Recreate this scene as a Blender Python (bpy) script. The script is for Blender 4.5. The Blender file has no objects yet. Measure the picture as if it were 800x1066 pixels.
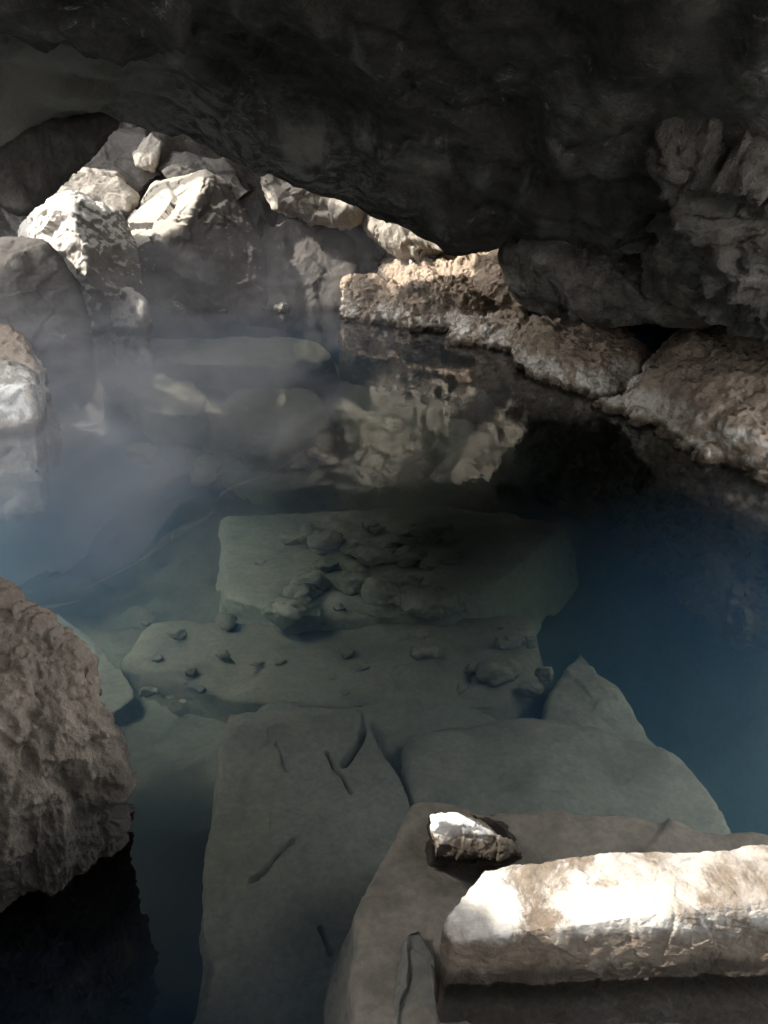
import bpy, bmesh, math, random
import numpy as np
from mathutils import Vector

random.seed(7)
scene = bpy.context.scene
COL = scene.collection
R = math.radians

# ------------------------------------------------------------------ camera
CAM_H, PITCH, FPX, CX, CY = 1.6, R(23.0), 821.0, 400.0, 533.0
_c, _s = math.cos(PITCH), math.sin(PITCH)
cam_d = bpy.data.cameras.new("camera")
cam = bpy.data.objects.new("camera", cam_d)
COL.objects.link(cam)
cam.location = (0, 0, CAM_H)
cam.rotation_euler = (R(90) - PITCH, 0, 0)
cam_d.sensor_fit = 'VERTICAL'
cam_d.sensor_height = 24.0
cam_d.lens = FPX / 1066.0 * 24.0
cam_d.clip_start = 0.05
cam_d.clip_end = 500
scene.camera = cam


def ray(px, py):
    x, v = (px - CX) / FPX, -(py - CY) / FPX
    return np.array([x, _c + _s * v, -_s + _c * v])


def at(px, py, D):
    """world point on the sight line at forward distance D"""
    d = ray(px, py)
    return np.array([0, 0, CAM_H]) + d * (D / d[1])


def atz(px, py, z):
    """world point on the sight line at height z"""
    d = ray(px, py)
    return np.array([0, 0, CAM_H]) + d * ((z - CAM_H) / d[2])


# ------------------------------------------------------------------ noise
_rng = np.random.RandomState(11)
_perm = _rng.permutation(256)
_perm = np.concatenate([_perm, _perm, _perm])
_g = _rng.normal(size=(256, 3))
_g /= np.linalg.norm(_g, axis=1)[:, None]


def perlin(p):
    i = np.floor(p).astype(int)
    f = p - i
    i &= 255
    u = f * f * f * (f * (f * 6 - 15) + 10)
    out = np.zeros(len(p))
    for dx in (0, 1):
        wx = u[:, 0] if dx else 1 - u[:, 0]
        for dy in (0, 1):
            wy = u[:, 1] if dy else 1 - u[:, 1]
            for dz in (0, 1):
                wz = u[:, 2] if dz else 1 - u[:, 2]
                h = _perm[_perm[_perm[i[:, 0] + dx] + i[:, 1] + dy] + i[:, 2] + dz]
                gv = _g[h]
                out += wx * wy * wz * (gv[:, 0] * (f[:, 0] - dx) + gv[:, 1] * (f[:, 1] - dy) + gv[:, 2] * (f[:, 2] - dz))
    return out * 1.6


def fbm(p, oct=4, lac=2.07, gain=0.5):
    a, s, tot = 1.0, 1.0, np.zeros(len(p))
    for k in range(oct):
        tot += a * perlin(p * s + 17.3 * k)
        a *= gain
        s *= lac
    return tot


def ridged(p, oct=4, lac=2.1, gain=0.5):
    a, s, tot = 1.0, 1.0, np.zeros(len(p))
    for k in range(oct):
        tot += a * (0.5 - np.abs(perlin(p * s + 9.1 * k)))
        a *= gain
        s *= lac
    return tot


def cells(p, seed=0):
    """per-point plane offset of a jittered cell lattice: gives flat angular facets"""
    i = np.floor(p).astype(int)
    best = np.full(len(p), 1e9)
    val = np.zeros(len(p))
    for dx in (-1, 0, 1):
        for dy in (-1, 0, 1):
            for dz in (-1, 0, 1):
                c = i + np.array([dx, dy, dz])
                h = _perm[(_perm[(_perm[(c[:, 0] + seed) & 255] + c[:, 1]) & 255] + c[:, 2]) & 255]
                jit = 0.5 + 0.45 * _g[h]
                q = p - (c + jit)
                d = (q * q).sum(1)
                gv = _g[(h * 7 + 31) & 255]
                v = (gv * q).sum(1) + 0.5 * _g[(h * 3 + 5) & 255][:, 0]
                m = d < best
                best[m] = d[m]
                val[m] = v[m]
    return val


# ------------------------------------------------------------------ materials
def new_mat(name):
    m = bpy.data.materials.new(name)
    m.use_nodes = True
    nt = m.node_tree
    nt.nodes.clear()
    return m, nt


def N(nt, t, **kw):
    n = nt.nodes.new(t)
    for k, v in kw.items():
        if k.startswith('i_'):
            n.inputs[k[2:].replace('_', ' ')].default_value = v
        else:
            setattr(n, k, v)
    return n


def ramp(nt, fac, stops):
    r = nt.nodes.new('ShaderNodeValToRGB')
    while len(r.color_ramp.elements) < len(stops):
        r.color_ramp.elements.new(0.5)
    for e, (p, c) in zip(r.color_ramp.elements, stops):
        e.position = p
        e.color = (*c, 1) if len(c) == 3 else c
    nt.links.new(fac, r.inputs['Fac'])
    return r.outputs['Color']


def mixc(nt, fac, a, b, mode='MIX'):
    n = nt.nodes.new('ShaderNodeMix')
    n.data_type = 'RGBA'
    n.blend_type = mode
    for sock, v in ((n.inputs['Factor'], fac), (n.inputs['A'], a), (n.inputs['B'], b)):
        if hasattr(v, 'is_output'):
            nt.links.new(v, sock)
        elif isinstance(v, (int, float)):
            sock.default_value = v
        else:
            sock.default_value = (*v, 1)
    # Mix node has same-named sockets per type: use the colour ones explicitly
    return n


def mix(nt, fac, a, b, mode='MIX'):
    n = nt.nodes.new('ShaderNodeMix')
    n.data_type = 'RGBA'
    n.blend_type = mode
    for idx, v in ((0, fac), (6, a), (7, b)):
        sock = n.inputs[idx]
        if hasattr(v, 'is_output'):
            nt.links.new(v, sock)
        elif isinstance(v, (int, float)):
            sock.default_value = v
        else:
            sock.default_value = (*v, 1)
    return n.outputs[2]


def mth(nt, op, a, b=None, clamp=False):
    n = nt.nodes.new('ShaderNodeMath')
    n.operation = op
    n.use_clamp = clamp
    for idx, v in ((0, a), (1, b)):
        if v is None:
            continue
        if hasattr(v, 'is_output'):
            nt.links.new(v, n.inputs[idx])
        else:
            n.inputs[idx].default_value = v
    return n.outputs[0]


def mrange(nt, v, a, b, c=0.0, d=1.0, smooth=True):
    n = nt.nodes.new('ShaderNodeMapRange')
    n.interpolation_type = 'SMOOTHSTEP' if smooth else 'LINEAR'
    nt.links.new(v, n.inputs[0])
    for k, x in zip((1, 2, 3, 4), (a, b, c, d)):
        n.inputs[k].default_value = x
    return n.outputs[0]


def noise(nt, vec, scale, detail=6, rough=0.55, dist=0.0):
    n = nt.nodes.new('ShaderNodeTexNoise')
    n.inputs['Scale'].default_value = scale
    n.inputs['Detail'].default_value = detail
    n.inputs['Roughness'].default_value = rough
    n.inputs['Distortion'].default_value = dist
    nt.links.new(vec, n.inputs['Vector'])
    return n.outputs['Fac']


def vscale(nt, vec, s):
    n = nt.nodes.new('ShaderNodeMapping')
    n.inputs['Scale'].default_value = s
    nt.links.new(vec, n.inputs['Vector'])
    return n.outputs[0]


def rock_mat(name, c_dark, c_mid, c_light, scale=1.0, crust=None, crust_z=(0.03, 0.35), crust_lo=0.5,
             bump=0.5, bump_d=0.03, pit=0.0, crust_n=0.22, wet=True, streak=None, speck=0.0, fine=1.0, crack=0.0, patch=None, under=0.0, lit_tint=None):
    """weathered lava rock: mottled colour, mineral crust in a height band, dark wet band at the waterline"""
    m, nt = new_mat(name)
    geo = N(nt, 'ShaderNodeNewGeometry')
    P = geo.outputs['Position']
    sep = N(nt, 'ShaderNodeSeparateXYZ')
    nt.links.new(P, sep.inputs[0])
    Z = sep.outputs['Z']
    n1 = noise(nt, P, 1.3 * scale, 7, 0.6, 0.3)
    n2 = noise(nt, P, 6.0 * scale, 8, 0.65)
    n3 = noise(nt, P, 32.0 * scale, 5, 0.6)
    base = ramp(nt, n1, [(0.30, c_dark), (0.5, c_mid), (0.72, c_light)])
    col = mix(nt, 0.55, base, ramp(nt, n2, [(0.25, tuple(0.55 * v for v in c_dark)), (0.5, c_mid), (0.75, c_light)]))
    col = mix(nt, mrange(nt, n3, 0.3, 0.75, 0.0, 0.5), col, tuple(0.45 * v for v in c_mid))
    if streak:
        s1 = noise(nt, vscale(nt, P, streak[0]), 1.0, 6, 0.6, 0.4)
        s2 = noise(nt, P, 0.9, 4, 0.5)
        f = mth(nt, 'MULTIPLY', mrange(nt, s1, 0.48, 0.64), mrange(nt, s2, 0.42, 0.60), True)
        col = mix(nt, mth(nt, 'MULTIPLY', f, streak[2]), col, streak[1])
    if speck > 0:
        v = noise(nt, P, 9.0, 10, 0.8, 0.6)
        w = noise(nt, P, 1.1, 3, 0.5)
        f = mth(nt, 'MULTIPLY', mrange(nt, v, 0.55, 0.66), mrange(nt, w, 0.5, 0.66), True)
        col = mix(nt, mth(nt, 'MULTIPLY', f, speck), col, (0.42, 0.40, 0.37))
    if crack > 0:
        w1 = noise(nt, P, 1.15, 5, 0.6, 0.8)
        w2 = noise(nt, P, 1.9, 2, 0.5)
        line = mrange(nt, mth(nt, 'ABSOLUTE', mth(nt, 'SUBTRACT', w1, 0.5)), 0.002, 0.012, 1.0, 0.0)
        f = mth(nt, 'MULTIPLY', line, mrange(nt, w2, 0.5, 0.56), True)
        col = mix(nt, mth(nt, 'MULTIPLY', f, crack), col, (0.03, 0.03, 0.03))
        w3 = noise(nt, P, 2.6, 7, 0.65, 0.4)
        col = mix(nt, mrange(nt, w3, 0.45, 0.7, 0.0, 0.55), col, tuple(0.45 * v for v in c_mid))
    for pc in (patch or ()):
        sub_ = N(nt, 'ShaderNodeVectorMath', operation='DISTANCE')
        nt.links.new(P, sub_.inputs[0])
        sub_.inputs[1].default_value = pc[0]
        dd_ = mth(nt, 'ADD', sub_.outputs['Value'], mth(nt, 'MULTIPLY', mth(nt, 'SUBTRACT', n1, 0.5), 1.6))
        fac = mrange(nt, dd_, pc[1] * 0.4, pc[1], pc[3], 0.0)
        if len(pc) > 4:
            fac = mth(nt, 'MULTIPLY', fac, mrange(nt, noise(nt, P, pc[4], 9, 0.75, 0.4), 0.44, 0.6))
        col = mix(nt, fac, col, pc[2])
    if lit_tint:  # faces turned up and toward the sun painted lighter, as if lit
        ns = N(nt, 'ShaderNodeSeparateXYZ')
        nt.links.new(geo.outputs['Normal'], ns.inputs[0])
        fac = mrange(nt, mth(nt, 'ADD', mth(nt, 'SUBTRACT', ns.outputs['Z'], mth(nt, 'MULTIPLY', ns.outputs['X'], 0.25)), mth(nt, 'MULTIPLY', mth(nt, 'SUBTRACT', n1, 0.5), 0.3)), lit_tint[1], lit_tint[1] + 0.35)
        col = mix(nt, fac, col, mix(nt, n2, tuple(0.75 * v for v in lit_tint[0]), tuple(1.2 * v for v in lit_tint[0])))
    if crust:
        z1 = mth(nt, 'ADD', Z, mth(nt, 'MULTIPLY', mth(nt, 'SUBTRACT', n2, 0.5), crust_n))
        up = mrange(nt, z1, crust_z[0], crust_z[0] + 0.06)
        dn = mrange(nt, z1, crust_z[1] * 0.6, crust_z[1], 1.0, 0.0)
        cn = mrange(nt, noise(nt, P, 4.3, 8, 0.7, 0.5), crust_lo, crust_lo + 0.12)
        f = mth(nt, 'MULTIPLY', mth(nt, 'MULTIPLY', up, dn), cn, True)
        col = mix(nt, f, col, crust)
    rough = 0.9
    if under > 0:  # wet dark foot of the near boulder, with shade painted into it
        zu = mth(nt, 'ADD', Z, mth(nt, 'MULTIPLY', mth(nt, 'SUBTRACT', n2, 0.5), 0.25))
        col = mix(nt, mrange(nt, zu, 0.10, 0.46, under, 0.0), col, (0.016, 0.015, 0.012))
    if wet:
        zz = mth(nt, 'ADD', Z, mth(nt, 'MULTIPLY', mth(nt, 'SUBTRACT', n2, 0.5), 0.05))
        wetf = mth(nt, 'MULTIPLY', mrange(nt, zz, 0.02, 0.07, 1.0, 0.0), mrange(nt, zz, -0.08, -0.02), True)
        col = mix(nt, mth(nt, 'MULTIPLY', wetf, 0.75), col, tuple(0.16 * v for v in c_dark))
    bs = N(nt, 'ShaderNodeBsdfPrincipled')
    nt.links.new(col, bs.inputs['Base Color'])
    bs.inputs['Roughness'].default_value = rough
    bs.inputs['Specular IOR Level'].default_value = 0.25
    # relief too fine for the mesh
    h = mth(nt, 'ADD', mth(nt, 'MULTIPLY', n2, 1.0), mth(nt, 'MULTIPLY', n3, 0.45 * fine))
    fine_n = noise(nt, P, 110.0, 4, 0.6)
    h = mth(nt, 'ADD', h, mth(nt, 'MULTIPLY', fine_n, 0.16 * fine))
    if pit > 0:
        vo = N(nt, 'ShaderNodeTexVoronoi', feature='F1')
        vo.inputs['Scale'].default_value = 14
        nt.links.new(P, vo.inputs['Vector'])
        h = mth(nt, 'ADD', h, mth(nt, 'MULTIPLY', mrange(nt, vo.outputs['Distance'], 0.05, 0.5), pit))
    b = N(nt, 'ShaderNodeBump')
    b.inputs['Strength'].default_value = bump
    b.inputs['Distance'].default_value = bump_d
    nt.links.new(h, b.inputs['Height'])
    nt.links.new(b.outputs[0], bs.inputs['Normal'])
    out = N(nt, 'ShaderNodeOutputMaterial')
    nt.links.new(bs.outputs[0], out.inputs['Surface'])
    return m


M_CEIL = rock_mat('dark_roof_lava', (0.034, 0.029, 0.025), (0.082, 0.071, 0.061), (0.2, 0.174, 0.15), 0.8, bump=0.9, bump_d=0.07,  # plain dark lava tone with pale streaks and specks
                  wet=False, streak=((4.0, 0.8, 1.4), (0.32, 0.285, 0.25), 0.85), speck=0.95,
                  patch=(((-2.5, 4.8, 2.1), 1.7, (0.34, 0.30, 0.26), 0.95), ((-1.1, 6.0, 1.7), 1.6, (0.30, 0.28, 0.25), 0.95, 5.0), ((2.6, 3.6, 2.2), 1.8, (0.26, 0.23, 0.20), 0.85, 3.0), ((1.9, 5.4, 1.4), 1.2, (0.22, 0.20, 0.18), 0.8, 4.0)))  # first patch: light on the upper-left roof painted into the colour
M_GREY = rock_mat('grey_lava', (0.068, 0.062, 0.055), (0.104, 0.094, 0.085), (0.144, 0.132, 0.120), 0.8, crust=(0.42, 0.40, 0.37),
                  crust_z=(0.04, 0.22), crust_lo=0.55, bump=0.45, bump_d=0.03)
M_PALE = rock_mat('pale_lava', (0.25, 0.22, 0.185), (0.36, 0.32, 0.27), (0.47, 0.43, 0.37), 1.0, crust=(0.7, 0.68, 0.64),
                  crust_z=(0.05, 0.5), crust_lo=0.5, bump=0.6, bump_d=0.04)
M_WHITE = rock_mat('lit_white_lava', (0.16, 0.142, 0.122), (0.25, 0.225, 0.195), (0.34, 0.31, 0.275), 1.0, bump=0.6, bump_d=0.04, lit_tint=((0.56, 0.53, 0.48), 0.05))  # sunlit side whitened in the colour
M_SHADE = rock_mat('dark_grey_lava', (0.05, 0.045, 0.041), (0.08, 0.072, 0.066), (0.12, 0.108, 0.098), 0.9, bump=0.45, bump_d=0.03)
M_LITGREY = rock_mat('lit_top_lava', (0.055, 0.048, 0.042), (0.085, 0.075, 0.066), (0.12, 0.107, 0.094), 0.8, bump=0.45, bump_d=0.03, lit_tint=((0.36, 0.325, 0.27), 0.42))  # lit upper and left faces painted pale
M_BROWN = rock_mat('brown_crusted_lava', (0.235, 0.176, 0.126), (0.41, 0.32, 0.24), (0.58, 0.485, 0.385), 1.1, crust=(0.72, 0.67, 0.60),
                   crust_z=(0.02, 0.26), crust_lo=0.43, bump=0.8, bump_d=0.05, pit=0.7)
M_WALL = rock_mat('shade_wall_lava', (0.075, 0.064, 0.054), (0.185, 0.16, 0.136), (0.4, 0.352, 0.302), 1.2, bump=0.8, bump_d=0.05,
                  wet=False, streak=((2.0, 2.0, 5.0), (0.46, 0.42, 0.37), 0.7), speck=0.95)
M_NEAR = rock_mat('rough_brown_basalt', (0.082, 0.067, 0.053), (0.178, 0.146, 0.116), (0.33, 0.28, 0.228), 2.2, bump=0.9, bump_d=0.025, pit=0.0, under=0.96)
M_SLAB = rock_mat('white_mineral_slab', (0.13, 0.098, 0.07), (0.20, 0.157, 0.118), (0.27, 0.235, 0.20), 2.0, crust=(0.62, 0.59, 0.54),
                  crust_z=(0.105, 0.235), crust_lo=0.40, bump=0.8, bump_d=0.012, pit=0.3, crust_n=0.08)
M_TIP = rock_mat('white_tipped_rock', (0.10, 0.078, 0.058), (0.16, 0.128, 0.098), (0.22, 0.185, 0.15), 2.4, crust=(0.75, 0.72, 0.67),
                 crust_z=(0.035, 0.4), crust_lo=0.2, bump=0.7, bump_d=0.01, crust_n=0.05)
M_DARK = rock_mat('dark_streaked_slab', (0.06, 0.054, 0.048), (0.13, 0.115, 0.102), (0.26, 0.23, 0.205), 1.0, bump=0.6, bump_d=0.03,
                  wet=False, streak=((1.0, 6.0, 6.0), (0.07, 0.06, 0.055), 0.7))  # dark base tone with darker streaks
M_BED = rock_mat('pool_silt', (0.26, 0.255, 0.225), (0.40, 0.385, 0.34), (0.52, 0.50, 0.44), 0.9, bump=0.6, bump_d=0.03, wet=False, patch=(((-1.05, 2.0, -1.05), 1.55, (0.035, 0.035, 0.032), 0.97), ((-3.3, 6.3, -1.8), 3.6, (0.05, 0.05, 0.05), 0.95)))  # near dark patch: shade on the lower-left bed painted into the colour
M_SUNK = rock_mat('silted_slab', (0.32, 0.3, 0.25), (0.44, 0.415, 0.355), (0.55, 0.52, 0.45), 1.2, bump=0.5, bump_d=0.025, wet=False, fine=0.8, crack=0.001)
M_SILT = rock_mat('pale_silt', (0.42, 0.41, 0.36), (0.55, 0.54, 0.47), (0.66, 0.64, 0.57), 1.0, bump=0.5, bump_d=0.03, wet=False)
M_SHELF = rock_mat('brown_silted_shelf', (0.42, 0.36, 0.29), (0.56, 0.49, 0.40), (0.66, 0.58, 0.48), 1.3, bump=0.5, bump_d=0.02, wet=False, crack=0.001)


# ------------------------------------------------------------------ builders
def tag(o, label=None, cat=None, group=None, kind=None):
    if label: o['label'] = label
    if cat: o['category'] = cat
    if group: o['group'] = group
    o['kind'] = kind or 'thing'
    return o


def link_mesh(name, verts, faces, mat, smooth=True, loc=(0, 0, 0), parent=None):
    me = bpy.data.meshes.new(name)
    me.from_pydata([tuple(v) for v in verts], [], faces)
    me.materials.append(mat)
    if smooth:
        me.polygons.foreach_set('use_smooth', [True] * len(me.polygons))
    me.update()
    o = bpy.data.objects.new(name, me)
    o.location = loc
    COL.objects.link(o)
    if parent:
        o.parent = parent
    return o


_ico = {}


def ico(sub):
    if sub not in _ico:
        bm = bmesh.new()
        bmesh.ops.create_icosphere(bm, subdivisions=sub, radius=1.0)
        v = np.array([p.co[:] for p in bm.verts])
        f = [[q.index for q in p.verts] for p in bm.faces]
        bm.free()
        _ico[sub] = (v / np.linalg.norm(v, axis=1)[:, None], f)
    return _ico[sub]


def hull_planes(pts):
    bm = bmesh.new()
    for p in pts:
        bm.verts.new(tuple(p))
    bmesh.ops.convex_hull(bm, input=bm.verts[:])
    bm.normal_update()
    c = np.mean(pts, axis=0)
    res = []
    for f in bm.faces:
        n = np.array(f.normal[:])
        if np.linalg.norm(n) < 0.5:
            continue
        d = n @ (np.array(f.verts[0].co[:]) - c)
        if d < 0:
            n, d = -n, -d
        if d < 1e-4 or any(n @ m > 0.998 for m, _ in res):
            continue
        res.append((n, d))
    bm.free()
    return c, res


def normals_of(v, f):
    F = np.array(f)
    fn = np.cross(v[F[:, 1]] - v[F[:, 0]], v[F[:, 2]] - v[F[:, 0]])
    n = np.zeros_like(v)
    for k in range(3):
        np.add.at(n, F[:, k], fn)
    return n / (np.linalg.norm(n, axis=1)[:, None] + 1e-12)


def rock(name, pts, mat, sub=6, p=26, chips=5, chip=0.92, amp=0.05, scale=2.0, facet=0.0, fscale=2.0, ridge=0.0, seed=1, parent=None, rib=0.0, cracks=(), grit=0.0, gscale=28.0):
    """angular boulder: rounded convex hull, chipped by random planes, then roughened as real relief"""
    pts = np.array(pts, float)
    rs = np.random.RandomState(seed * 13 + 5)
    c = (pts.min(0) + pts.max(0)) / 2
    s = (pts.max(0) - pts.min(0)) / 2
    _, pl = hull_planes((pts - c) / s)
    q = (pts - c) / s
    cc = np.mean(q, axis=0)
    q0 = q - cc
    for k in range(chips):
        n = rs.normal(size=3)
        n /= np.linalg.norm(n)
        pl.append((n, (q0 @ n).max() * (chip + rs.uniform(-0.05, 0.04))))
    v, f = ico(sub)
    nn = np.array([a for a, _ in pl])
    dd = np.array([b for _, b in pl])
    a = np.maximum(v @ nn.T / dd[None, :], 0)
    mx = a.max(1)
    r = 1.0 / (mx * ((a / mx[:, None]) ** p).sum(1) ** (1.0 / p))
    w = (v * r[:, None] + cc) * s + c
    nrm = normals_of(w, f)
    sd = seed * 3.71
    h = amp * fbm(w * scale + sd, 5)
    if facet:
        h += facet * np.clip(cells(w * fscale + sd, seed) + 0.42 * cells(w * fscale * 2.3 + sd, seed + 3) + 0.2 * cells(w * fscale * 5.1 + sd, seed + 6), -0.9, 0.9)
    if ridge:
        h += ridge * (ridged(w * scale * 2.2 + sd, 6, gain=0.6) - 0.5)
    if rib:
        h += rib * (ridged(w * np.array([5.0, 5.0, 1.6]) + sd, 5, gain=0.6) - 0.6)
    if grit:
        h += grit * fbm(w * gscale + sd, 3) - 0.8 * grit * np.maximum(ridged(w * gscale * 0.45 + sd, 3) - 0.62, 0) * 6
    w = w + nrm * h[:, None]
    for poly, wd, dp in cracks:   # clefts cut along a line on the top
        best = np.full(len(w), 1e9)
        jit = np.column_stack([0.012 * fbm(w * 9 + 3, 3), 0.012 * fbm(w * 9 + 70, 3)])
        for a, b in zip(poly[:-1], poly[1:]):
            a, b = np.array(a[:2]), np.array(b[:2])
            t = np.clip(((w[:, :2] + jit - a) @ (b - a)) / ((b - a) @ (b - a)), 0, 1)
            best = np.minimum(best, np.linalg.norm(w[:, :2] + jit - a - t[:, None] * (b - a), axis=1))
        w[:, 2] -= dp * np.exp(-(best / wd) ** 4)
    base = np.array([c[0], c[1], w[:, 2].min()])
    return link_mesh(name, w - base, f, mat, True, tuple(base), parent)


def boulder(name, outline, mat, k=1.25, base=None, **kw):
    """outline: (px, py, D) on the near side; k pushes a far copy back; base: lowest height of the stone"""
    pts = []
    for (x, y, D) in outline:
        a = at(x, y, D)
        pts.append(a)
        b = at(x, y, D * k)
        pts.append(b)
        if base is not None and a[2] < 0.25:
            pts.append(np.array([a[0], a[1] - 0.1, base]))
            pts.append(np.array([b[0], b[1], base]))
    return rock(name, pts, mat, **kw)


def sunk(name, poly, z, thick, mat, grow=0.12, **kw):
    """flat stone under the water: poly of (px, py[, dz]) unprojected on the level z"""
    pts = []
    top = [atz(q[0], q[1], z + (q[2] if len(q) > 2 else 0)) for q in poly]
    c = np.mean(top, axis=0)
    for t in top:
        pts.append(t)
        b = t + (t - c) * grow
        b[2] = t[2] - thick
        pts.append(b)
    return rock(name, pts, mat, **kw)


# ------------------------------------------------------------------ sun direction
SUN = np.array([-0.78, -0.04, 0.62])
SUN /= np.linalg.norm(SUN)

# ------------------------------------------------------------------ cave ceiling
ctrl = []
C = lambda px, py, D: ctrl.append(at(px, py, D))
W = lambda x, y, z: ctrl.append(np.array([x, y, z], float))
for x, D in ((-200, 3.3), (0, 3.2), (200, 3.1), (400, 3.0), (600, 2.9), (800, 2.8), (950, 2.8)):
    C(x, -5, D)
C(0, 70, 4.2); C(100, 60, 4.2); C(250, 80, 4.4); C(400, 100, 4.3); C(550, 120, 4.1); C(700, 110, 3.7); C(820, 110, 3.3)
C(400, 180, 5.3); C(520, 200, 5.0); C(640, 210, 4.6); C(760, 200, 4.1); C(860, 200, 3.8)
for q in ((-250, 150, 5.4), (-120, 148, 5.3), (0, 138, 5.3), (60, 106, 5.4), (130, 102, 5.7), (190, 135, 5.9), (240, 168, 6.1), (330, 190, 6.3),
          (400, 225, 6.3), (462, 257, 6.2), (540, 258, 6.0), (620, 260, 5.8), (700, 256, 5.5), (800, 250, 5.2)):
    C(*q)
# behind the lip the roof climbs again
W(-9.5, 7.0, 4.0); W(-7, 7.0, 3.6); W(-4.5, 7.2, 3.3); W(-2.5, 7.4, 2.7); W(-0.8, 7.6, 2.7); W(0.6, 7.6, 2.1); W(2.0, 7.4, 1.3)
W(-9.5, 10, 6.0); W(-7, 10, 6.2); W(-4.5, 10, 5.6); W(-2, 10, 4.6); W(0.5, 10, 3.3); W(2.2, 9.5, 1.4); W(3.6, 8, 0.5)
W(-9, 13, 5.0); W(-7, 13, 5.5); W(-4, 13.5, 4.8); W(-1, 13.5, 2.8); W(2, 12.5, 0.6)
W(-9.5, 15.5, -0.6); W(-4, 15.4, -0.8); W(0, 15.2, -0.8); W(4, 14, -0.8)
W(5, 10.5, -0.6); W(4.6, 7, -0.3); W(4.4, 5, 0.0); W(3.6, 3.7, 0.6); W(4.8, 2.2, 1.2); W(5.8, 2.6, -0.6); W(5.6, 5, -0.9)
W(4.8, 0.6, 1.4); W(5.9, 0.8, -0.6); W(0, 1.6, 2.5); W(0, 0, 2.7); W(-2, 1.5, 2.6); W(-4, 3, 2.6); W(2, 1.4, 2.5); W(-2.5, -1.5, 2.7); W(2.2, -1.5, 2.4); W(4, -1.5, 1.6); W(5.8, -1.7, -0.6)
W(-6.5, 3, 2.6); W(-6.5, 0, 2.6); W(-8.5, 5, 3.0); W(-12, 9, 3.0); W(-13, 9, -0.6); W(-10, 4, -0.6); W(-9, 0, -0.6); W(-7, -1.5, 2.0)
W(-7, -4.2, -0.8); W(-3, -4.2, -0.8); W(1, -4.2, -0.8); W(4.5, -4.2, -0.8); W(-2, -3, 1.4); W(2, -3, 1.4)
ctrl = np.array(ctrl)


def tps(xy, z, lam=0.002):
    n = len(xy)
    d2 = ((xy[:, None] - xy[None]) ** 2).sum(2)
    K = 0.5 * d2 * np.log(d2 + 1e-9) + lam * np.eye(n)
    Pm = np.hstack([np.ones((n, 1)), xy])
    A = np.block([[K, Pm], [Pm.T, np.zeros((3, 3))]])
    w = np.linalg.solve(A, np.concatenate([z, np.zeros(3)]))

    def f(q):
        d = ((q[:, None] - xy[None]) ** 2).sum(2)
        return (0.5 * d * np.log(d + 1e-9)) @ w[:n] + w[n] + q @ w[n + 1:]
    return f


roof_z = tps(ctrl[:, :2], ctrl[:, 2])

# openings to the daylight: traced ones lie up-sun of the ground they light
HOLES = []


def hole_over(target, rx, ry, rot=0.0):
    t = np.array(target, float)
    s = 0.0
    for _ in range(400):
        q = t + SUN * s
        if q[2] > roof_z(q[None, :2])[0]:
            break
        s += 0.02
    HOLES.append((q[0], q[1], rx, ry, rot))


hole_over((-3.95, 9.1, 1.1), 0.85, 0.8)
hole_over((-2.95, 10.7, 1.5), 0.95, 0.6)
hole_over((0.72, 1.33, 0.2), 0.85, 0.3)
hole_over((-0.4, 10.4, 1.9), 1.5, 0.9)
hole_over((-2.55, 5.35, 0.33), 0.4, 0.4)
hole_over((1.2, 9.8, 1.8), 0.9, 0.6)
hole_over((0.15, 1.57, 0.1), 0.2, 0.13)
hole_over((-3.8, 12.1, 1.5), 1.3, 0.5)
HOLES.append((-5.2, 3.9, 2.7, 1.75, 0.0))  # this and the following openings added out of view for sky light
HOLES.append((-6.0, 6.0, 1.5, 1.2, 0.0))
HOLES.append((3.3, 1.7, 1.2, 1.4, 0.0))
HOLES.append((1.7, -1.7, 1.2, 0.9, 0.0))
HOLES.append((3.5, 3.3, 0.9, 0.8, 0.0))   # added opening on the right, out of view


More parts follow.
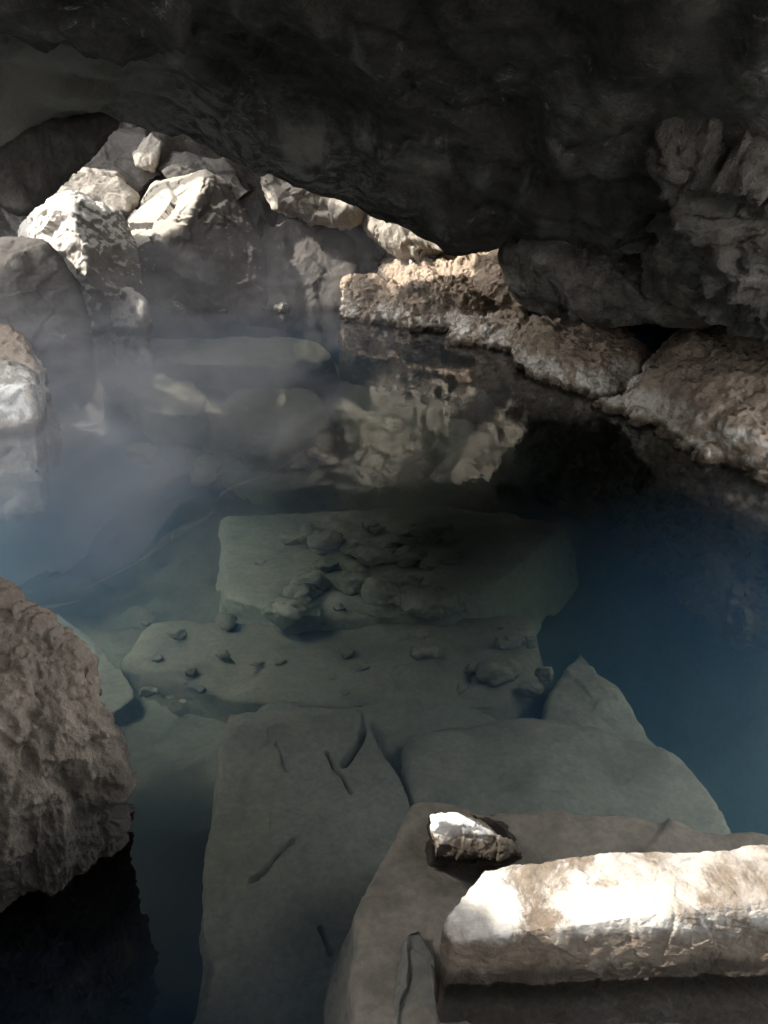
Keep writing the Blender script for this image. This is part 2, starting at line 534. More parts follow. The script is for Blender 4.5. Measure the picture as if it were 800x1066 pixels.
def build_ceiling():
    xs = np.arange(-13.5, 6.5, 0.045)
    ys = np.arange(-4.4, 15.6, 0.045)
    nx, ny = len(xs), len(ys)
    X, Y = np.meshgrid(xs, ys)
    q = np.stack([X.ravel(), Y.ravel()], 1)
    z = np.concatenate([roof_z(c) for c in np.array_split(q, 40)])
    z = np.clip(z, -1.2, 6.6)
    v = np.column_stack([q, z])
    # relief in 3-D so that steep parts are broken up too
    w = v * np.array([1, 1, 1.0])
    g = w * np.array([1.0, 0.38, 0.6])
    d = 0.11 * fbm(g * 1.2, 3) + 0.10 * np.clip(cells(g * 1.3 + 2.0, 4), -0.7, 0.7) + 0.045 * np.clip(cells(w * 2.7, 9), -0.8, 0.8) + 0.10 * (ridged(g * 2.6, 4) - 0.5) + 0.02 * fbm(w * 8, 4)
    near = np.exp(-((v[:, 1] - 5.9) / 1.0) ** 2)  # keep the lip close to its line
    v[:, 2] += d * (1 - 0.35 * near)
    v[:, 0] += 0.05 * fbm(w * 2.0 + 50, 3)
    v[:, 1] += 0.05 * fbm(w * 2.0 + 90, 3)
    keep = np.ones(len(v), bool)
    edge = 0.35 * fbm(np.column_stack([q * 1.6, np.zeros(len(q))]) + 5, 4)
    for (hx, hy, rx, ry, rot) in HOLES:
        dx, dy = q[:, 0] - hx, q[:, 1] - hy
        keep &= ((dx / rx) ** 2 + (dy / ry) ** 2) + edge > 1.0
    idx = np.arange(nx * ny).reshape(ny, nx)
    faces = []
    K = keep.reshape(ny, nx)
    ok = K[:-1, :-1] & K[1:, :-1] & K[:-1, 1:] & K[1:, 1:]
    jj, ii = np.nonzero(ok)
    a = idx[jj, ii]; b = idx[jj, ii + 1]; c = idx[jj + 1, ii + 1]; d_ = idx[jj + 1, ii]
    faces = np.stack([a, d_, c, b], 1).tolist()
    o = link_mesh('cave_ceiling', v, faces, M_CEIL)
    return tag(o, 'low dark lava roof arching over the whole pool', 'cave ceiling', kind='structure')


build_ceiling()


def build_sun_block():  # unseen wall added outside the roof to stop direct sun
    ys = np.arange(1.35, 8.0, 0.12)
    zs = np.arange(1.8, 8.8, 0.12)
    Y, Z = np.meshgrid(ys, zs)
    v = np.column_stack([np.full(Y.size, -8.6), Y.ravel(), Z.ravel()])
    v[:, 0] += 0.35 * fbm(v * 0.8, 4)
    v[:, 2] += 0.3 * fbm(v * 0.9 + 40, 3)
    nz, ny = Y.shape
    i = np.arange(nz * ny).reshape(nz, ny)
    o = link_mesh('sun_block_wall', v, np.stack([i[:-1, :-1].ravel(), i[:-1, 1:].ravel(), i[1:, 1:].ravel(), i[1:, :-1].ravel()], 1).tolist(), M_GREY)
    return tag(o, 'unseen grey wall added above the roof to block the sun', 'rock wall', kind='structure')


build_sun_block()

# ------------------------------------------------------------------ pool bed and water
bedc = []
B = lambda px, py, z: bedc.append(atz(px, py, z))
for x in (-300, 0, 150, 300, 400, 520):
    B(x, 340, -0.7); B(x, 420, -0.8 if x > 120 else -1.5); B(x, 520, -0.95 if x > 120 else -2.0)
for q in ((-100, 650, -1.2), (40, 640, -2.2), (160, 610, -1.1), (190, 800, -1.0), (350, 640, -1.12), (350, 820, -0.9), (480, 600, -1.08), (470, 760, -0.95), (300, 740, -1.02), (520, 700, -1.08), (560, 800, -0.95), (400, 690, -1.08), (180, 690, -1.08), (180, 900, -0.98), (400, 950, -0.9),
          (230, 1066, -0.95), (100, 1000, -1.1), (600, 900, -1.0), (760, 960, -0.8), (700, 1066, -0.8)):
    B(*q)
for q in ((-9, 0, -0.9), (-9, 10, -0.9), (-3, -2, -0.9), (3, -2, -0.8), (6, 2, -0.7), (6, 8, -0.7), (0, 15, -0.7), (-8, 15, -0.7), (6, 15, -0.7), (-13, 5, -0.7), (-13, 12, -0.7),
          (1.55, 4.7, -3.3), (1.9, 3.4, -3.3), (2.3, 2.6, -2.8), (1.25, 5.3, -2.9), (0.9, 3.1, -1.3), (0.5, 4.6, -1.3), (1.2, 2.2, -1.4),
          (2.3, 5.2, -1.7), (2.8, 3.9, -1.8), (3.4, 2.6, -1.3), (1.9, 6.6, -1.0), (1.2, 7.6, -0.9), (0.8, 8.8, -0.8), (3.2, 6.5, -0.7), (4.0, 4.0, -0.8)):
    bedc.append(np.array(q, float))
bedc = np.array(bedc)
bed_z = tps(bedc[:, :2], bedc[:, 2], 0.01)


def build_bed():
    xs = np.arange(-13.6, 7, 0.06)
    ys = np.arange(-4.9, 16, 0.06)
    X, Y = np.meshgrid(xs, ys)
    q = np.stack([X.ravel(), Y.ravel()], 1)
    z = np.concatenate([bed_z(c) for c in np.array_split(q, 30)])
    z = np.clip(z, -4.2, -0.6)
    v = np.column_stack([q, z])
    w = v * np.array([1, 1, 0.6])
    v[:, 2] += 0.05 * fbm(w * 0.9, 3) + 0.09 * np.clip(cells(w * 1.1, 2), -0.7, 0.7) + 0.06 * np.clip(cells(w * 3.0, 5), -0.7, 0.7) + 0.02 * fbm(w * 7, 3)
    ny, nx = X.shape
    idx = np.arange(nx * ny).reshape(ny, nx)
    faces = np.stack([idx[:-1, :-1].ravel(), idx[:-1, 1:].ravel(), idx[1:, 1:].ravel(), idx[1:, :-1].ravel()], 1).tolist()
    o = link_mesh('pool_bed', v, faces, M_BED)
    return tag(o, 'silty stone bed of the pool falling away into deep blue water', 'pool bed', kind='structure')


build_bed()


def build_water():
    m, nt = new_mat('clear_blue_water')
    geo = N(nt, 'ShaderNodeNewGeometry')
    P = geo.outputs['Position']
    h = mth(nt, 'ADD', noise(nt, vscale(nt, P, (1.6, 0.55, 1.0)), 3.0, 4, 0.55), mth(nt, 'MULTIPLY', noise(nt, P, 9.0, 3, 0.5), 0.12))
    b = N(nt, 'ShaderNodeBump')
    b.inputs['Strength'].default_value = 0.12
    b.inputs['Distance'].default_value = 0.03
    nt.links.new(h, b.inputs['Height'])
    fr = N(nt, 'ShaderNodeFresnel')
    fr.inputs['IOR'].default_value = 1.33
    gl = N(nt, 'ShaderNodeBsdfGlossy')
    gl.inputs['Roughness'].default_value = 0.018
    nt.links.new(b.outputs[0], gl.inputs['Normal'])
    tr = N(nt, 'ShaderNodeBsdfTransparent')
    mx = N(nt, 'ShaderNodeMixShader')
    nt.links.new(fr.outputs[0], mx.inputs[0])
    nt.links.new(tr.outputs[0], mx.inputs[1])
    nt.links.new(gl.outputs[0], mx.inputs[2])
    ab = N(nt, 'ShaderNodeVolumeAbsorption')
    ab.inputs['Color'].default_value = (0.36, 0.74, 0.84, 1)
    ab.inputs['Density'].default_value = 0.28
    out = N(nt, 'ShaderNodeOutputMaterial')
    nt.links.new(mx.outputs[0], out.inputs['Surface'])
    sc_ = N(nt, 'ShaderNodeVolumeScatter')
    sc_.inputs['Color'].default_value = (0.24, 0.53, 0.98, 1)
    sc_.inputs['Density'].default_value = 0.28
    ad = N(nt, 'ShaderNodeAddShader')
    nt.links.new(ab.outputs[0], ad.inputs[0])
    nt.links.new(sc_.outputs[0], ad.inputs[1])
    nt.links.new(ad.outputs[0], out.inputs['Volume'])
    x0, x1, y0, y1, z0 = -13.4, 6.9, -4.8, 15.9, -5.0
    v = [(x0, y0, z0), (x1, y0, z0), (x1, y1, z0), (x0, y1, z0), (x0, y0, 0), (x1, y0, 0), (x1, y1, 0), (x0, y1, 0)]
    f = [(0, 3, 2, 1), (4, 5, 6, 7), (0, 1, 5, 4), (1, 2, 6, 5), (2, 3, 7, 6), (3, 0, 4, 7)]
    o = link_mesh('water', v, f, m, smooth=False)
    return tag(o, 'still clear blue geothermal water mirroring the lit rocks', 'water', kind='structure')


build_water()

# ------------------------------------------------------------------ stones above the water
T = tag
# foreground, left
o = rock('shade_wall', [(-3.6, 0.2, -1.5), (-1.55, 0.4, -1.5), (-1.5, 2.3, -1.5), (-3.6, 2.8, -1.5), (-3.6, 0.2, 1.9), (-2.1, 0.4, 1.7), (-2.0, 2.1, 1.7), (-3.6, 2.7, 1.9)],
         M_WALL, sub=6, p=24, chips=3, amp=0.08, scale=1.4, facet=0.08, fscale=1.4, seed=2)  # out-of-view wall added to shadow the near left water
tag(o, 'unseen rock wall added to shade the water by the near left boulder', 'rock wall', kind='structure')
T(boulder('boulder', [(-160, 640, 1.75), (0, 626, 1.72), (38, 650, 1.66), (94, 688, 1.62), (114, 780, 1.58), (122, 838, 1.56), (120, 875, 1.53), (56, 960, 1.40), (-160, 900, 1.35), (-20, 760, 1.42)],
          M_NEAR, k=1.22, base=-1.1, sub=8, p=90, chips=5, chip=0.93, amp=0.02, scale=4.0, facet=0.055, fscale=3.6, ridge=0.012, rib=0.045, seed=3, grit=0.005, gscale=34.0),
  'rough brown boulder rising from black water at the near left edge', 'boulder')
# foreground, right: the dry slab and its small broken neighbour
zt = 0.19
sl = [atz(458, 962, 0.13), atz(508, 906, 0.16), atz(640, 887, zt), atz(768, 893, zt), atz(812, 935, 0.20), atz(1000, 930, 0.2), atz(1000, 900, 0.2), atz(900, 880, 0.18),
      atz(470, 985, 0.12), atz(640, 958, 0.15), atz(800, 930, 0.18)]
sl += [atz(455, 1012, 0.0), atz(640, 1010, 0.0), atz(800, 1000, 0.0), atz(1000, 1000, 0)]
sl += [np.array([p_[0] + (0.0), p_[1] - 0.03, -0.5]) for p_ in (atz(455, 1012, 0.0), atz(1000, 1000, 0.0))]
sl += [np.array([atz(500, 905, 0.15)[0], 1.42, -0.5]), np.array([1.2, 1.42, -0.5])]
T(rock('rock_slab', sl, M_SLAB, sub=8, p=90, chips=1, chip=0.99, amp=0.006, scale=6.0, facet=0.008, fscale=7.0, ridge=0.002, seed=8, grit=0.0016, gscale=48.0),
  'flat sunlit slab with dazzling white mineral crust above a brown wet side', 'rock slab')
T(rock('rock_chunk', [atz(451, 854, 0.09), atz(472, 851, 0.10), atz(505, 862, 0.07), atz(540, 885, 0.01), atz(452, 894, 0.0), atz(520, 896, 0.0), atz(455, 880, 0.05),
                      atz(445, 900, -0.3), atz(545, 900, -0.3), atz(450, 850, -0.3), atz(530, 860, -0.3)],
       M_TIP, sub=7, p=120, chips=1, chip=0.97, amp=0.008, scale=11, facet=0.012, fscale=10, seed=6, grit=0.001, gscale=50.0),
  'small wedge of brown rock with a white tip poking out behind the sunlit slab', 'rock')

# right bank, near to far
T(boulder('boulder', [(645, 410, 5.8), (672, 380, 5.9), (715, 345, 5.7), (760, 330, 5.5), (900, 330, 5.0), (900, 560, 3.6), (800, 506, 4.15), (740, 478, 4.6), (690, 455, 5.1), (652, 430, 5.6), (735, 420, 4.75)],
          M_BROWN, k=1.25, base=-1.0, sub=7, p=24, chips=4, amp=0.05, scale=2.4, facet=0.06, fscale=2.6, ridge=0.028, seed=21, grit=0.009, gscale=13.0),
  'largest brown lava boulder on the right bank, cut by the photo edge', 'boulder', 'lava boulders along the right bank')
T(boulder('boulder', [(541, 350, 7.0), (556, 330, 7.2), (600, 326, 7.0), (650, 345, 6.8), (672, 375, 6.5), (655, 415, 6.1), (625, 418, 6.0), (590, 400, 6.4), (545, 385, 6.8), (600, 370, 6.3)],
          M_BROWN, k=1.2, base=-1.0, sub=7, p=24, chips=4, amp=0.05, scale=2.6, facet=0.07, fscale=3.0, ridge=0.028, seed=22, grit=0.009, gscale=13.0),
  'pitted tan boulder with white waterline crust between the largest boulder and the flat ledge', 'boulder', 'lava boulders along the right bank')
T(boulder('boulder', [(466, 340, 8.6), (480, 330, 8.8), (530, 322, 8.4), (552, 335, 8.0), (548, 362, 7.8), (500, 358, 8.1), (468, 352, 8.3)],
          M_BROWN, k=1.12, base=-0.8, sub=7, p=24, chips=3, amp=0.04, scale=2.8, facet=0.05, fscale=3.0, ridge=0.021, seed=23, grit=0.009, gscale=13.0),
  'low flat tan ledge stone just left of the pitted boulder, touching the water', 'boulder', 'lava boulders along the right bank')
T(boulder('boulder', [(358, 312, 9.8), (362, 292, 10.0), (395, 290, 9.8), (420, 300, 9.5), (426, 318, 9.3), (415, 333, 9.3), (362, 328, 9.7)],
          M_BROWN, k=1.1, base=-0.8, sub=7, p=24, chips=3, amp=0.05, scale=2.8, facet=0.07, fscale=3.0, ridge=0.021, seed=24, grit=0.009, gscale=13.0),
  'leftmost lump of the right bank, white crusted where it meets the water', 'boulder', 'lava boulders along the right bank')
T(boulder('boulder', [(410, 300, 9.4), (440, 285, 9.6), (480, 292, 9.3), (505, 312, 8.9), (500, 335, 8.9), (470, 340, 9.0), (415, 335, 9.2)],
          M_BROWN, k=1.1, base=-0.8, sub=7, p=24, chips=3, amp=0.06, scale=2.8, facet=0.08, fscale=3.0, ridge=0.025, seed=25, grit=0.009, gscale=13.0),
  'knobbly brown rock with a pale foot, second from the far end of the right bank', 'boulder', 'lava boulders along the right bank')
T(boulder('boulder', [(385, 292, 10.4), (400, 268, 10.6), (455, 262, 10.4), (520, 258, 9.8), (552, 290, 9.0), (550, 325, 8.9), (480, 325, 9.4), (390, 312, 10.1)],
          M_BROWN, k=1.15, base=-0.8, sub=7, p=22, chips=4, amp=0.06, scale=2.2, facet=0.09, fscale=2.4, ridge=0.028, seed=26, grit=0.009, gscale=13.0),
  'broad brown bank rock behind the knobbly rock, under the hanging grey slab', 'boulder', 'lava boulders along the right bank')

# rock hanging over the right bank
T(boulder('hanging_slab', [(530, 262, 5.95), (560, 252, 5.8), (680, 250, 5.4), (745, 290, 5.1), (735, 326, 5.1), (680, 331, 5.3), (600, 329, 5.6), (548, 302, 5.9), (640, 290, 5.25)],
          M_WALL, k=1.25, sub=7, p=34, chips=6, chip=0.9, amp=0.05, scale=2.0, facet=0.10, fscale=2.0, ridge=0.014, seed=31),
  'long grey slab hanging under the roof above the right bank boulders', 'rock slab')
T(boulder('hanging_slab', [(676, 258, 4.8), (705, 240, 4.6), (752, 268, 4.4), (758, 300, 4.4), (722, 328, 4.7), (676, 306, 5.0)],
          M_WALL, k=1.2, sub=6, p=26, chips=5, amp=0.05, scale=2.6, facet=0.06, fscale=3.0, ridge=0.017, seed=32),
  'rounded grey lump at the right end of the long hanging slab', 'rock slab')
T(boulder('wall_rock', [(685, 180, 4.0), (715, 110, 3.6), (770, 60, 3.3), (900, 20, 3.0), (900, 350, 3.7), (810, 330, 4.1), (765, 318, 4.3), (750, 270, 4.1), (690, 240, 4.2)],
          M_WALL, k=1.3, sub=7, p=20, chips=6, amp=0.09, scale=2.4, facet=0.16, fscale=2.2, ridge=0.028, seed=33),
  'lumpy pale flecked rock wall running down the right edge below the roof', 'rock wall')

for q, sd, lb in (
        ([(640, 215, 4.9), (690, 190, 4.7), (735, 205, 4.5), (740, 250, 4.6), (700, 268, 4.8), (650, 255, 5.0)], 34, 'rounded dark lump of wall above the long hanging slab'),
        ([(735, 150, 3.7), (790, 125, 3.5), (860, 150, 3.3), (850, 215, 3.5), (780, 225, 3.7), (738, 200, 3.8)], 35, 'flecked lump of wall rock at the right edge, level with the roof lip'),
        ([(750, 255, 3.9), (800, 240, 3.7), (860, 260, 3.6), (850, 318, 3.8), (790, 322, 4.0), (752, 296, 4.0)], 36, 'lowest lump of wall rock at the right edge, over the largest brown boulder')):
    T(boulder('wall_rock', q, M_WALL, k=1.2, sub=6, p=22, chips=6, chip=0.88, amp=0.06, scale=3.0, facet=0.09, fscale=3.2, ridge=0.02, seed=sd), lb, 'rock wall')

# loose stones at the water's edge
rs2 = np.random.RandomState(9)


def loose(name, p, r, mat, seed, label, group):
    q = rs2.normal(size=(14, 3)); q /= np.linalg.norm(q, axis=1)[:, None]
    T(rock(name, p + q * r * np.array([1.1, 0.9, 0.7]) * rs2.uniform(0.75, 1.25, 3), mat, sub=5, p=50, chips=4, chip=0.86, amp=0.06 * r, scale=2 / r, facet=0.14 * r, fscale=1.4 / r, seed=seed), label, 'stone', group)


edge = [(362, 334), (420, 338), (466, 350), (505, 362), (548, 374), (590, 402), (626, 422), (655, 432), (700, 462), (745, 484)]
for k_ in range(22):
    t_ = rs2.uniform(0, len(edge) - 1.01)
    a_, b_ = edge[int(t_)], edge[int(t_) + 1]
    f_ = t_ - int(t_)
    r_ = 0.04 + 0.11 * rs2.rand() ** 2
    loose('bank_stone', atz(a_[0] + (b_[0] - a_[0]) * f_, a_[1] + (b_[1] - a_[1]) * f_ - 2, 0.0) + np.array([0, 0, 0.1 * r_]), r_, M_BROWN, 300 + k_,
          'small brown stone at the waterline along the foot of the right bank', 'small stones at the foot of the right bank')
for k_ in range(12):
    r_ = 0.06 + 0.16 * rs2.rand() ** 2
    px_ = rs2.choice([rs2.uniform(96, 150), rs2.uniform(255, 360), rs2.uniform(140, 270)])
    loose('rubble_stone', atz(px_, 335 if px_ < 150 else rs2.uniform(321, 326), 0.0) + np.array([0, rs2.uniform(-0.1, 0.3), 0.2 * r_]), r_, M_LITGREY, 330 + k_,
          'small grey rubble stone at the foot of the far boulders', 'rubble at the foot of the far boulders')

# far left group
T(boulder('boulder', [(-90, 250, 8.6), (0, 250, 8.6), (50, 252, 8.6), (80, 290, 8.4), (97, 350, 8.1), (90, 365, 8.0), (-90, 366, 7.9), (20, 300, 8.1)],
          M_GREY, k=1.12, base=-0.8, sub=7, p=24, chips=4, amp=0.05, scale=1.4, facet=0.03, fscale=1.8, ridge=0.007, seed=41),
  'smooth grey rounded boulder in shade at the left edge below the jagged sunlit rock', 'boulder')
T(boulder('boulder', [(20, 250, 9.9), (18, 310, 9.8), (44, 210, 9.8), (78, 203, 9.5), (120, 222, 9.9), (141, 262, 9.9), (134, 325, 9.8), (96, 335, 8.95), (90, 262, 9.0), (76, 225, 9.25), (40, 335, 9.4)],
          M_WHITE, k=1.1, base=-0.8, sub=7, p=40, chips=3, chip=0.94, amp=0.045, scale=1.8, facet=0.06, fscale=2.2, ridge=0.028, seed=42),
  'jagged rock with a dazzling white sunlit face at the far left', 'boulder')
T(boulder('boulder', [(128, 240, 11.0), (162, 193, 11.6), (214, 178, 11.3), (240, 195, 11.4), (277, 270, 11.1), (274, 318, 10.6), (138, 322, 10.5), (140, 262, 10.45), (192, 240, 10.4), (205, 205, 10.7)],
          M_LITGREY, k=1.12, base=-0.8, sub=7, p=60, chips=1, chip=0.98, amp=0.04, scale=1.5, facet=0.05, fscale=1.6, ridge=0.007, seed=43),
  'big pyramid shaped grey boulder with a lit left flank at the far shore', 'boulder')
T(boulder('boulder', [(116, 324, 9.1), (120, 308, 9.2), (134, 300, 9.2), (149, 312, 9.1), (153, 330, 9.0), (140, 340, 9.0), (120, 340, 9.0)],
          M_WHITE, k=1.04, base=-0.4, sub=5, p=24, chips=3, amp=0.03, scale=4, facet=0.05, fscale=5, ridge=0.014, seed=44),
  'small bright rock at the waterline in front of the pyramid shaped boulder', 'boulder')
T(boulder('rock_slab', [(52, 190, 12.0), (70, 176, 12.0), (120, 178, 12.0), (142, 205, 12.0), (135, 220, 11.8), (60, 215, 11.8)],
          M_PALE, k=1.08, sub=6, p=70, chips=4, chip=0.88, amp=0.03, scale=2, facet=0.05, fscale=2, seed=45),
  'pale tilted slab lying just above the jagged sunlit rock', 'rock slab', 'fallen slabs heaped at the far left')
T(boulder('rock_slab', [(140, 160, 12.6), (158, 138, 12.7), (170, 150, 12.6), (160, 178, 12.3), (142, 172, 12.3)],
          M_PALE, k=1.06, sub=6, p=70, chips=4, chip=0.88, amp=0.03, scale=2, facet=0.04, fscale=2, seed=46),
  'small light slab standing on end at the top of the fallen heap', 'rock slab', 'fallen slabs heaped at the far left')
T(boulder('rock_slab', [(165, 175, 12.4), (180, 158, 12.6), (235, 168, 12.6), (262, 200, 12.3), (240, 215, 12.0), (180, 190, 12.0)],
          M_GREY, k=1.08, sub=6, p=70, chips=4, chip=0.88, amp=0.03, scale=2, facet=0.05, fscale=2, seed=47),
  'grey slab sloping down behind the peak of the pyramid shaped boulder', 'rock slab', 'fallen slabs heaped at the far left')
T(boulder('rock_slab', [(60, 180, 13.0), (95, 135, 13.2), (150, 132, 13.2), (168, 180, 12.8), (140, 205, 12.6), (75, 200, 12.6)],
          M_GREY, k=1.08, sub=6, p=70, chips=4, chip=0.88, amp=0.03, scale=2, facet=0.06, fscale=2, seed=48),
  'broad shaded slab at the back of the heap under the leaning dark slab', 'rock slab', 'fallen slabs heaped at the far left')
# leaning dark slab below the roof, upper left
T(boulder('leaning_slab', [(62, 106, 5.9), (118, 112, 6.0), (128, 122, 6.0), (52, 205, 5.7), (25, 222, 5.6), (-40, 200, 5.5), (-60, 150, 5.5), (40, 140, 5.7)],
          M_DARK, k=1.08, sub=6, p=50, chips=1, chip=0.98, amp=0.02, scale=2, facet=0.02, fscale=2.0, rib=0.05, seed=51),
  'dark slab leaning down from the roof in the upper left', 'rock slab')
# left edge, nearer
T(boulder('boulder', [(-60, 345, 6.4), (0, 336, 6.4), (28, 350, 6.3), (48, 385, 6.2), (46, 420, 5.9), (-60, 420, 5.9)],
          M_BROWN, k=1.1, base=-0.6, sub=6, p=22, chips=3, amp=0.04, scale=2.4, facet=0.05, fscale=3, ridge=0.014, seed=52),
  'brown rounded stone at the left edge behind the white topped block', 'boulder')
T(boulder('boulder', [(-70, 380, 5.6), (0, 373, 5.6), (38, 388, 5.5), (42, 400, 5.4), (38, 445, 5.2), (-70, 452, 5.1), (0, 402, 5.2), (34, 404, 5.2)],
          M_PALE, k=1.1, base=-0.6, sub=6, p=34, chips=2, chip=0.97, amp=0.02, scale=3, facet=0.03, fscale=4, ridge=0.010, seed=53),
  'block with a sunlit white top standing in water at the left edge', 'boulder')
# far middle
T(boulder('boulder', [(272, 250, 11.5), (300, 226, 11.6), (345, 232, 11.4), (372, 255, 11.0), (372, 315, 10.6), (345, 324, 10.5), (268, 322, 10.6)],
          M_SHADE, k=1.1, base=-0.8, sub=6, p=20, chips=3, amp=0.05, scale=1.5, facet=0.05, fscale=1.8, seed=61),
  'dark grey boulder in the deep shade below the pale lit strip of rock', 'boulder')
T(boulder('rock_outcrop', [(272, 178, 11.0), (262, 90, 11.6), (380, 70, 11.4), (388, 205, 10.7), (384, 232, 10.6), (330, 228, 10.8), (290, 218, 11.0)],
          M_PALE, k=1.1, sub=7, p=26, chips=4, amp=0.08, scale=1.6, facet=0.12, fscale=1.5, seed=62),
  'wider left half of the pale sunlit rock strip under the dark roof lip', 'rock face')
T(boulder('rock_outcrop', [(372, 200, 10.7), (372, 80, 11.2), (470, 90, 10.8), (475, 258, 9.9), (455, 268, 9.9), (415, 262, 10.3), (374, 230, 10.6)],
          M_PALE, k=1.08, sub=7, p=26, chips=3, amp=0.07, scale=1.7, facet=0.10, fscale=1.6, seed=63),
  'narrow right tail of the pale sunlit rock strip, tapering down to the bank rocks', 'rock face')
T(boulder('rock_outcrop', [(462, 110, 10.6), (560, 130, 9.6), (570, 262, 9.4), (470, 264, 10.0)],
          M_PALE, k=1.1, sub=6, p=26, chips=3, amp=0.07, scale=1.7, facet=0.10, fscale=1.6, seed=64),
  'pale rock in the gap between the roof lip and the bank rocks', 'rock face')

# ------------------------------------------------------------------ stones under the water
S = lambda name, poly, z, th, label, seed, mat=M_SUNK, sub=6, group=None, **kw: T(
    sunk(name, poly, z, th, mat, sub=sub, seed=seed, **{**dict(p=30, chips=3, chip=0.97, amp=0.045, scale=1.8, facet=0.014, fscale=2.6), **kw}), label, 'sunken slab', group)
S('sunken_slab', [(430, 830), (620, 850), (820, 874), (1000, 900), (1000, 1100), (380, 1100), (366, 960), (385, 895)], -0.16, 0.5,
  'brown shelf just under the surface around the foot of the sunlit slab', 71, mat=M_SHELF, sub=7)
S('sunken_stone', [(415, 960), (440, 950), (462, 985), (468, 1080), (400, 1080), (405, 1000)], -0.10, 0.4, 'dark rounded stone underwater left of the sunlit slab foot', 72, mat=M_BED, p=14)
S('sunken_slab', [(425, 765), (560, 745), (680, 775), (745, 820), (765, 870), (640, 885), (430, 870)], -0.75, 0.5,
  'wide worn slab lying underwater behind the brown shelf', 73, p=26)
S('sunken_slab', [(604, 676), (690, 782), (640, 790), (568, 760), (566, 735)], -0.85, 0.6, 'pointed triangular slab underwater jutting toward the deep blue', 74, p=60, chips=0)
S('sunken_slab', [(236, 738), (300, 732), (376, 740), (366, 790), (430, 830), (430, 1000), (400, 1200), (180, 1200), (225, 1000), (234, 860)], -0.72, 0.6,
  'large pale cracked slab underwater in the lower middle', 75, p=60, sub=8, facet=0.004,
  cracks=[([atz(262, 916, -.72), atz(285, 895, -.72), atz(304, 880, -.72)], 0.009, 0.07), ([atz(340, 782, -.72), atz(350, 796, -.72), atz(366, 822, -.72)], 0.007, 0.07),
          ([atz(332, 962, -.72), atz(346, 985, -.72)], 0.008, 0.06), ([atz(384, 735, -.72), atz(378, 765, -.72), atz(360, 792, -.72)], 0.014, 0.10), ([atz(286, 770, -.72), atz(300, 800, -.72)], 0.004, 0.04)])
S('sunken_slab', [(130, 690), (160, 650), (300, 655), (430, 640), (556, 640), (562, 690), (520, 735), (400, 735), (240, 728)], -0.92, 0.5,
  'long sunken step with a straight far edge behind the cracked slab', 76, p=50)
S('sunken_slab', [(232, 540), (330, 530), (480, 528), (592, 542), (540, 590), (466, 640), (300, 640), (235, 620)], -0.85, 0.6,
  'broad greenish slab underwater with a slanting edge over the deep blue hole', 77, p=60, mat=M_SILT, sub=7)
S('sunken_slab', [(0, 640), (60, 636), (110, 670), (150, 720), (90, 760), (0, 720)], -0.95, 0.4, 'dim sunken slab behind the near left boulder', 78, p=26)
S('sunken_slab', [(150, 352), (240, 348), (330, 356), (346, 372), (300, 382), (180, 376)], -0.35, 0.3, 'pale sunken shelf close under the surface near the far shore', 79)
S('sunken_slab', [(215, 425), (260, 400), (330, 402), (345, 440), (300, 470), (220, 465)], -0.6, 0.4, 'grey sunken slab left of the reflected bank', 80)
S('sunken_slab', [(130, 400), (190, 388), (215, 410), (205, 432), (150, 425)], -0.55, 0.3, 'small sunken slab below the far left rocks', 81)
S('sunken_slab', [(195, 465), (300, 476), (350, 500), (280, 512), (200, 490)], -0.8, 0.3, 'thin sunken plate in front of the grey sunken slab', 82)

rs = np.random.RandomState(4)
def stone(px, py, z, r, seed, label, group=None, mat=None):
    c = atz(px, py, z)
    q = rs.normal(size=(14, 3)); q /= np.linalg.norm(q, axis=1)[:, None]
    return T(rock('sunken_stone', c + q * r * np.array([1.2, 0.9, 0.55]) * rs.uniform(0.7, 1.3, 3), mat or M_SUNK, sub=4, p=60, chips=5, chip=0.86, amp=0.05 * r, scale=2 / r, facet=0.16 * r, fscale=1.3 / r, seed=seed), label, 'stone', group)
stone(445, 682, -0.86, 0.10, 91, 'rounded sunken stone on the step, leftmost of three near the deep edge')
stone(515, 697, -0.86, 0.13, 92, 'largest flat sunken stone in the middle of the step')
stone(570, 703, -0.84, 0.07, 93, 'small sunken stone beside the pointed triangular slab')
for i in range(64):
    rr = 0.03 + 0.13 * rs.rand() ** 2.2
    stone(rs.normal(395, 55), rs.uniform(545, 640), -0.83 + 0.2 * rr, rr, 100 + i, 'small dull rubble stone lying on the greenish sunken slab', 'rubble on the greenish slab', M_SILT)
for i in range(34):
    rr = 0.05 + 0.22 * rs.rand() ** 2
    stone(rs.uniform(150, 345), rs.uniform(352, 500), -0.7, rr, 180 + i, 'dull rubble stone on the pool bed near the far shore', 'rubble near the far shore')
for i in range(40):
    rr = 0.02 + 0.07 * rs.rand() ** 2
    stone(rs.uniform(150, 560), rs.uniform(645, 735), -0.91 + 0.2 * rr, rr, 230 + i, 'small silted pebble lying on the long sunken step', 'pebbles on the sunken step')

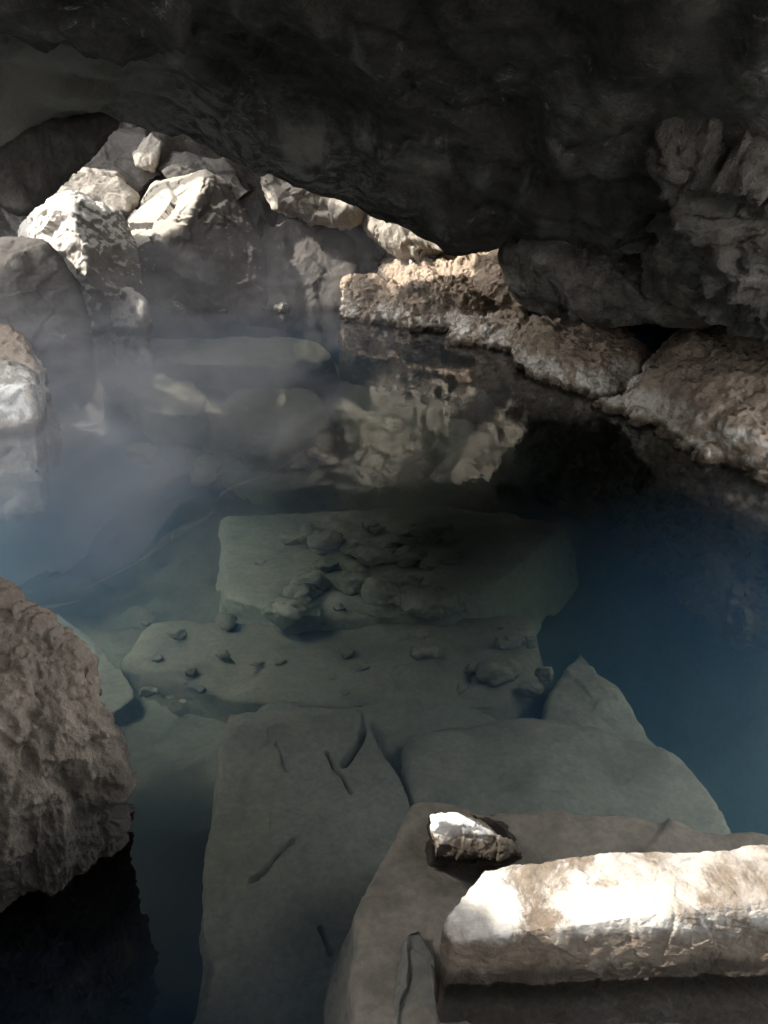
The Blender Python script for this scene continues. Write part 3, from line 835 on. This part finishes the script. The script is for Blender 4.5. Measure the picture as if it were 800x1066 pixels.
# ------------------------------------------------------------------ steam
def steam(c, r, dens, label):
    m, nt = new_mat('thin_steam')
    vs = N(nt, 'ShaderNodeVolumeScatter')
    vs.inputs['Color'].default_value = (0.93, 0.94, 1.0, 1)
    geo = N(nt, 'ShaderNodeNewGeometry')
    nz = noise(nt, vscale(nt, geo.outputs['Position'], (1.0, 0.8, 2.2)), 1.3, 3, 0.55, 1.2)
    sp = N(nt, 'ShaderNodeSeparateXYZ')
    nt.links.new(geo.outputs['Position'], sp.inputs[0])
    fall = mrange(nt, sp.outputs['Z'], 0.0, c[2] + r[2], 1.0, 0.0)
    nt.links.new(mth(nt, 'MULTIPLY', mrange(nt, nz, 0.36, 0.66, 0.15 * dens, 2.4 * dens), fall), vs.inputs['Density'])
    out = N(nt, 'ShaderNodeOutputMaterial')
    nt.links.new(vs.outputs[0], out.inputs['Volume'])
    v, f = ico(5)
    w = v * np.array(r)
    w = w * (1 + 0.22 * fbm(v * 1.4 + c[0], 3))[:, None]
    w[:, 2] = np.maximum(w[:, 2] + c[2], 0.02) - c[2]
    o = link_mesh('steam', w, f, m, True, c)
    tag(o, label, 'steam', kind='stuff')


steam((-2.3, 5.0, 0.25), (1.9, 2.5, 0.75), 0.19, 'thin pale steam drifting low over the left side of the pool')
steam((-2.0, 9.0, 0.5), (2.8, 1.7, 1.1), 0.06, 'faint steam hanging before the far left boulders')

# ------------------------------------------------------------------ light
sun_d = bpy.data.lights.new('sun', 'SUN')
sun_d.energy = 10.0
sun_d.angle = R(0.53)
sun_d.color = (1.0, 0.94, 0.84)
sun = bpy.data.objects.new('sun', sun_d)
COL.objects.link(sun)
sun.rotation_euler = Vector(tuple(-SUN)).to_track_quat('-Z', 'Y').to_euler()
sun.location = (-10, 3, 12)

world = bpy.data.worlds.new('World')
scene.world = world
world.use_nodes = True
nt = world.node_tree
nt.nodes.clear()
sky = nt.nodes.new('ShaderNodeTexSky')
sky.sky_type = 'NISHITA'
sky.sun_disc = False
sky.sun_elevation = math.asin(SUN[2])
sky.sun_rotation = math.atan2(SUN[0], SUN[1])
hs = nt.nodes.new('ShaderNodeHueSaturation')
hs.inputs['Saturation'].default_value = 0.10
bg = nt.nodes.new('ShaderNodeBackground')
bg.inputs['Strength'].default_value = 2.6
wo = nt.nodes.new('ShaderNodeOutputWorld')
nt.links.new(sky.outputs[0], hs.inputs['Color'])
nt.links.new(hs.outputs[0], bg.inputs['Color'])
nt.links.new(bg.outputs[0], wo.inputs['Surface'])

# ------------------------------------------------------------------ render
scene.render.engine = 'CYCLES'
cy = scene.cycles
cy.use_denoising = True
try:
    cy.denoiser = 'OPENIMAGEDENOISE'
    cy.denoising_input_passes = 'RGB_ALBEDO_NORMAL'
except Exception:
    pass
cy.max_bounces = 8
cy.diffuse_bounces = 6
cy.transparent_max_bounces = 12
cy.caustics_reflective = False
cy.caustics_refractive = False
scene.view_settings.view_transform = 'Standard'
scene.view_settings.look = 'None'
scene.view_settings.exposure = 0
scene.view_settings.gamma = 1
